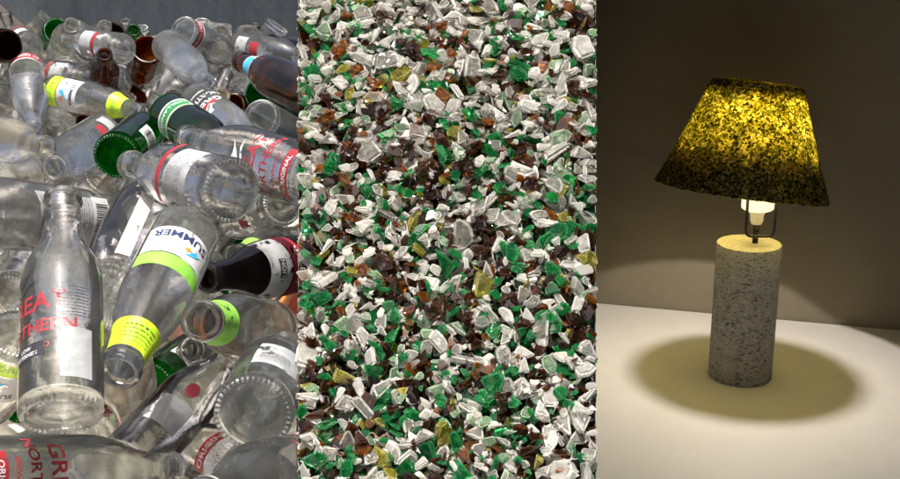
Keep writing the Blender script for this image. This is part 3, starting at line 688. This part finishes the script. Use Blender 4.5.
M['lit_top'] = plain('lit_stone_top', (.55, .50, .40), .8, .25, 240, .002)  # same stone as the base, with the lamp's warm light put into the colour
mb = MB(); mb.lathe([(.0, .0), (.049, .0), (.0513, .0018), (.0515, .05), (.0515, .17), (.0515, .2285), (.0505, .2298)], 64); mb.build('base', [M['stone']], lamp)
mb = MB(); mb.lathe([(.0505, .2298), (.048, .2303), (.02, .2303), (0, .2303)], 64); mb.build('base_top', [M['lit_top']], lamp)
SX = .009
M['blackmetal'] = plain('black_metal', (.012, .012, .012), .4, .2, 80)
k = NT('white_plastic'); d = k.n('BsdfDiffuse'); d.inputs[0].default_value = (.80, .76, .66, 1); tr = k.n('BsdfTranslucent'); tr.inputs[0].default_value = (.95, .93, .86, 1)
gl = k.n('BsdfGlossy'); gl.inputs['Roughness'].default_value = .3; k.l(k.mixs(.04, k.mixs(.74, d.outputs[0], tr.outputs[0]), gl.outputs[0]), k.out.inputs[0]); M['porcelain'] = k.m
mb = MB(); mb.tube([(SX, 0, .2304), (SX, 0, .262)], .0048, 14); mb.build('stem', [M['blackmetal']], lamp)
mb = MB(); mb.lathe([(.0, .262), (.008, .262), (.0105, .268), (.0105, .276), (.014, .284), (.0, .286)], 24, cx=SX); mb.build('cable_gland', [M['porcelain']], lamp)
pts = [(SX-.0225, 0, .330), (SX-.0225, 0, .268)]+[(SX-.0125-.010*math.cos(a), 0, .258-.010*math.sin(a)) for a in (0, .4, .8, 1.2, 1.57)]+[(SX+.0125+.010*math.sin(a), 0, .258-.010*math.cos(a)) for a in (0, .4, .8, 1.2, 1.57)]+[(SX+.0225, 0, .268), (SX+.0225, 0, .330)]
pts = [(x, y-.024, z) for x, y, z in pts]
mb = MB(); mb.tube(pts, .0023, 10); mb.tube([(SX, -.0245, .2485), (SX, 0, .2485)], .0023, 8); mb.build('bracket', [M['blackmetal']], lamp)
BZ = .428; ST = BZ-.0555
mb = MB(); mb.lathe([(0, .2865), (.0225, .2865), (.0255, .289), (.0258, .32), (.0258, ST-.004), (.0248, ST), (.012, ST), (.012, ST-.02), (0, ST-.02)], 40, cx=SX); mb.build('socket', [M['porcelain']], lamp)
# clear bulb with a small glowing filament
k = NT('bulb_glass'); t = k.n('BsdfTransparent'); gl = k.n('BsdfGlossy'); gl.inputs['Roughness'].default_value = .02; lw = k.n('Fresnel'); lw.inputs[0].default_value = 1.2
k.l(k.mixs(lw.outputs[0], t.outputs[0], gl.outputs[0]), k.out.inputs[0])
bulb = None
mb = MB(); mb.lathe([(.011, ST-.018), (.012, ST), (.016, BZ-.030), (.021, BZ-.012), (.0225, BZ), (.021, BZ+.011), (.014, BZ+.0185), (.006, BZ+.022), (0, BZ+.0226)], 32, cx=SX); bulb = mb.build('bulb', [k.m], lamp)
k = NT('filament_glow'); e = k.n('Emission'); e.inputs[0].default_value = (1, .72, .38, 1); e.inputs[1].default_value = 60; k.l(e.outputs[0], k.out.inputs[0])
mb = MB(); mb.tube([(SX-.003, 0, BZ+.004), (SX, 0, BZ+.0046), (SX+.003, 0, BZ+.004)], .0006, 8); mb.build('filament', [k.m], bulb)
pl = bpy.data.lights.new('lamp_light', 'POINT'); pl.energy = 3.5; pl.color = (1.0, .92, .82); pl.shadow_soft_size = .0034
po = bpy.data.objects.new('lamp_light', pl); col.objects.link(po); po.location = LP+Vector((SX, 0, BZ))

# shade: a wall of bonded crushed glass, wide below, tilted
k = NT('bonded_glass_shade'); tc = k.n('TexCoord')
v1 = k.n('TexVoronoi'); v1.inputs['Scale'].default_value = 360; v1.inputs['Randomness'].default_value = 1; k.l(tc.outputs['Object'], v1.inputs['Vector'])
sp = k.n('SeparateColor'); k.l(v1.outputs['Color'], sp.inputs[0])
cc = k.ramp(sp.outputs[0], [(0, (.02, .012, .002)), (.20, (.07, .055, .006)), (.38, (.15, .18, .014)), (.56, (.44, .36, .035)), (.72, (.70, .54, .07)), (.87, (.92, .78, .22)), (1, (.96, .92, .55))])
v2 = k.noise(tc.outputs['Object'], 42, 4, .6)
mul = k.n('Mix', data_type='RGBA', blend_type='MULTIPLY'); mul.inputs[0].default_value = 1; k.l(cc, mul.inputs[6]); k.l(k.ramp(v2, [(.34, (.48, .48, .40)), (.62, (1, 1, 1))]), mul.inputs[7])
dif = k.n('BsdfDiffuse'); k.l(mul.outputs[2], dif.inputs[0]); trn = k.n('BsdfTranslucent'); k.l(mul.outputs[2], trn.inputs[0])
m1 = k.mixs(.46, dif.outputs[0], trn.outputs[0]); gl = k.n('BsdfGlossy'); gl.inputs['Roughness'].default_value = .3; k.l(k.mixs(.03, m1, gl.outputs[0]), k.out.inputs[0])
M['shade'] = k.m
shade = None
RB, RT, SHH = .1355, .0690, .171
mb = MB(); nz_, na = 34, 110; vs = []; fs = []
def shell(n, z, out):
    f = z/SHH; r = RB+(RT-RB)*(f**.92)
    return (r+out)
rr = random.Random(5)
for side in (0, 1):
    for j in range(nz_+1):
        for i in range(na):
            a = 2*PI*i/na; z = SHH*j/nz_; r = shell(0, z, (.0018 if side == 0 else -.0022)+rr.uniform(-.0009, .0009))
            zz2 = z+(rr.uniform(-.0018, .0018) if j in (0, nz_) else 0)
            vs.append((r*math.cos(a), r*math.sin(a), zz2))
off = (nz_+1)*na
for j in range(nz_):
    for i in range(na):
        i2 = (i+1) % na
        fs.append((j*na+i, j*na+i2, (j+1)*na+i2, (j+1)*na+i)); fs.append((off+j*na+i, off+(j+1)*na+i, off+(j+1)*na+i2, off+j*na+i2))
for j, fl in ((0, 1), (nz_, 0)):
    for i in range(na):
        i2 = (i+1) % na; q = (j*na+i, j*na+i2, off+j*na+i2, off+j*na+i); fs.append(q if not fl else q[::-1])
mb.add(vs, fs)
for zo, ho in ((SHH-.002, .006), (SHH-.008, .004), (SHH-.013, .003)):      # closed, slightly domed top; lower layers added to dim the glow
    k0 = len(mb.v); R0 = shell(0, zo, -.001); mb.lathe([(R0, zo), (R0*.86, zo+ho*.6), (R0*.6, zo+ho*.9), (R0*.3, zo+ho), (0, zo+ho)], 50); mb.v[k0:] = [(x, y, z+rr.uniform(-.0012, .0012)) for x, y, z in mb.v[k0:]]
for _ in range(420):
    a = rr.uniform(0, 2*PI); r = RT*math.sqrt(rr.random()); c = Vector((r*math.cos(a), r*math.sin(a), SHH-.001+.005*(1-(r/RT)**2))); s = rr.uniform(.0012, .003)
    pv = [c+Vector((rr.gauss(0, 1), rr.gauss(0, 1), rr.gauss(0, 1))).normalized()*s for _ in range(4)]; mb.add(pv, [(0, 1, 2), (0, 2, 3), (0, 3, 1), (1, 3, 2)])
for _ in range(5200):
    z = SHH*rr.random(); a = rr.uniform(0, 2*PI); r = shell(0, z, .0018); s = rr.uniform(.0010, .0024)
    c = Vector((r*math.cos(a), r*math.sin(a), z)); pv = [c+Vector((rr.gauss(0, 1), rr.gauss(0, 1), rr.gauss(0, 1))).normalized()*s for _ in range(4)]
    mb.add(pv, [(0, 1, 2), (0, 2, 3), (0, 3, 1), (1, 3, 2)])
shade = mb.build('lamp_shade', [M['shade']], lamp)
# tilt: right side lower, front edge raised
sc_b = at(741, 191.5, 1.905)
T = Euler((D2R(-7.5), D2R(6.8), 0)).to_matrix().to_4x4(); T.translation = sc_b-LP; shade.matrix_local = T
# added layers inside both rims that darken the shade there, ragged where they end
for z0, z1, off_ in ((.003, .040, -.0040), (.003, .066, -.0058), (SHH-.002, SHH-.022, -.0040)):
    mb = MB(); na2 = 120; vs = []; fs = []
    for q in range(7):
        for i in range(na2):
            a = 2*PI*i/na2; z = z0+(z1-z0)*q/6+(rr.uniform(-1, 1)*abs(z1-z0)*.22*(q/6)); r = shell(0, z, off_+rr.uniform(-.0007, .0007)); vs.append((r*math.cos(a), r*math.sin(a), z))
    for q in range(6):
        for i in range(na2): i2 = (i+1) % na2; fs.append((q*na2+i, q*na2+i2, (q+1)*na2+i2, (q+1)*na2+i))
    mb.add(vs, fs); mb.build('added_rim_layer', [M['shade']], shade)

# ------------------------------------------------------------------ daylight
SUN_EL = 83.0       # from the viewer's side
w = bpy.data.worlds.new('World'); sc.world = w; w.use_nodes = True; nt = w.node_tree
s = nt.nodes.new('ShaderNodeTexSky'); s.sky_type = 'NISHITA'; s.sun_disc = False; s.sun_elevation = D2R(SUN_EL); s.sun_rotation = PI; s.air_density = .4; s.dust_density = 6.0; s.ozone_density = .3
nt.links.new(s.outputs[0], nt.nodes['Background'].inputs[0]); nt.nodes['Background'].inputs[1].default_value = .10
sl = bpy.data.lights.new('sun', 'SUN'); sl.energy = 4.5; sl.angle = D2R(.5); sl.color = (1, .965, .91)
so = bpy.data.objects.new('sun', sl); col.objects.link(so); so.rotation_euler = (PI/2-D2R(SUN_EL), 0, 0)
so.location = (0, 1, 5)

vs_ = sc.view_settings; vs_.view_transform = 'Standard'; vs_.look = 'None'; vs_.exposure = 1.1; vs_.gamma = 1
cy = sc.cycles; cy.max_bounces = 20; cy.transmission_bounces = 20; cy.transparent_max_bounces = 48; cy.glossy_bounces = 4; cy.diffuse_bounces = 5
cy.sample_clamp_indirect = 6; cy.use_denoising = True
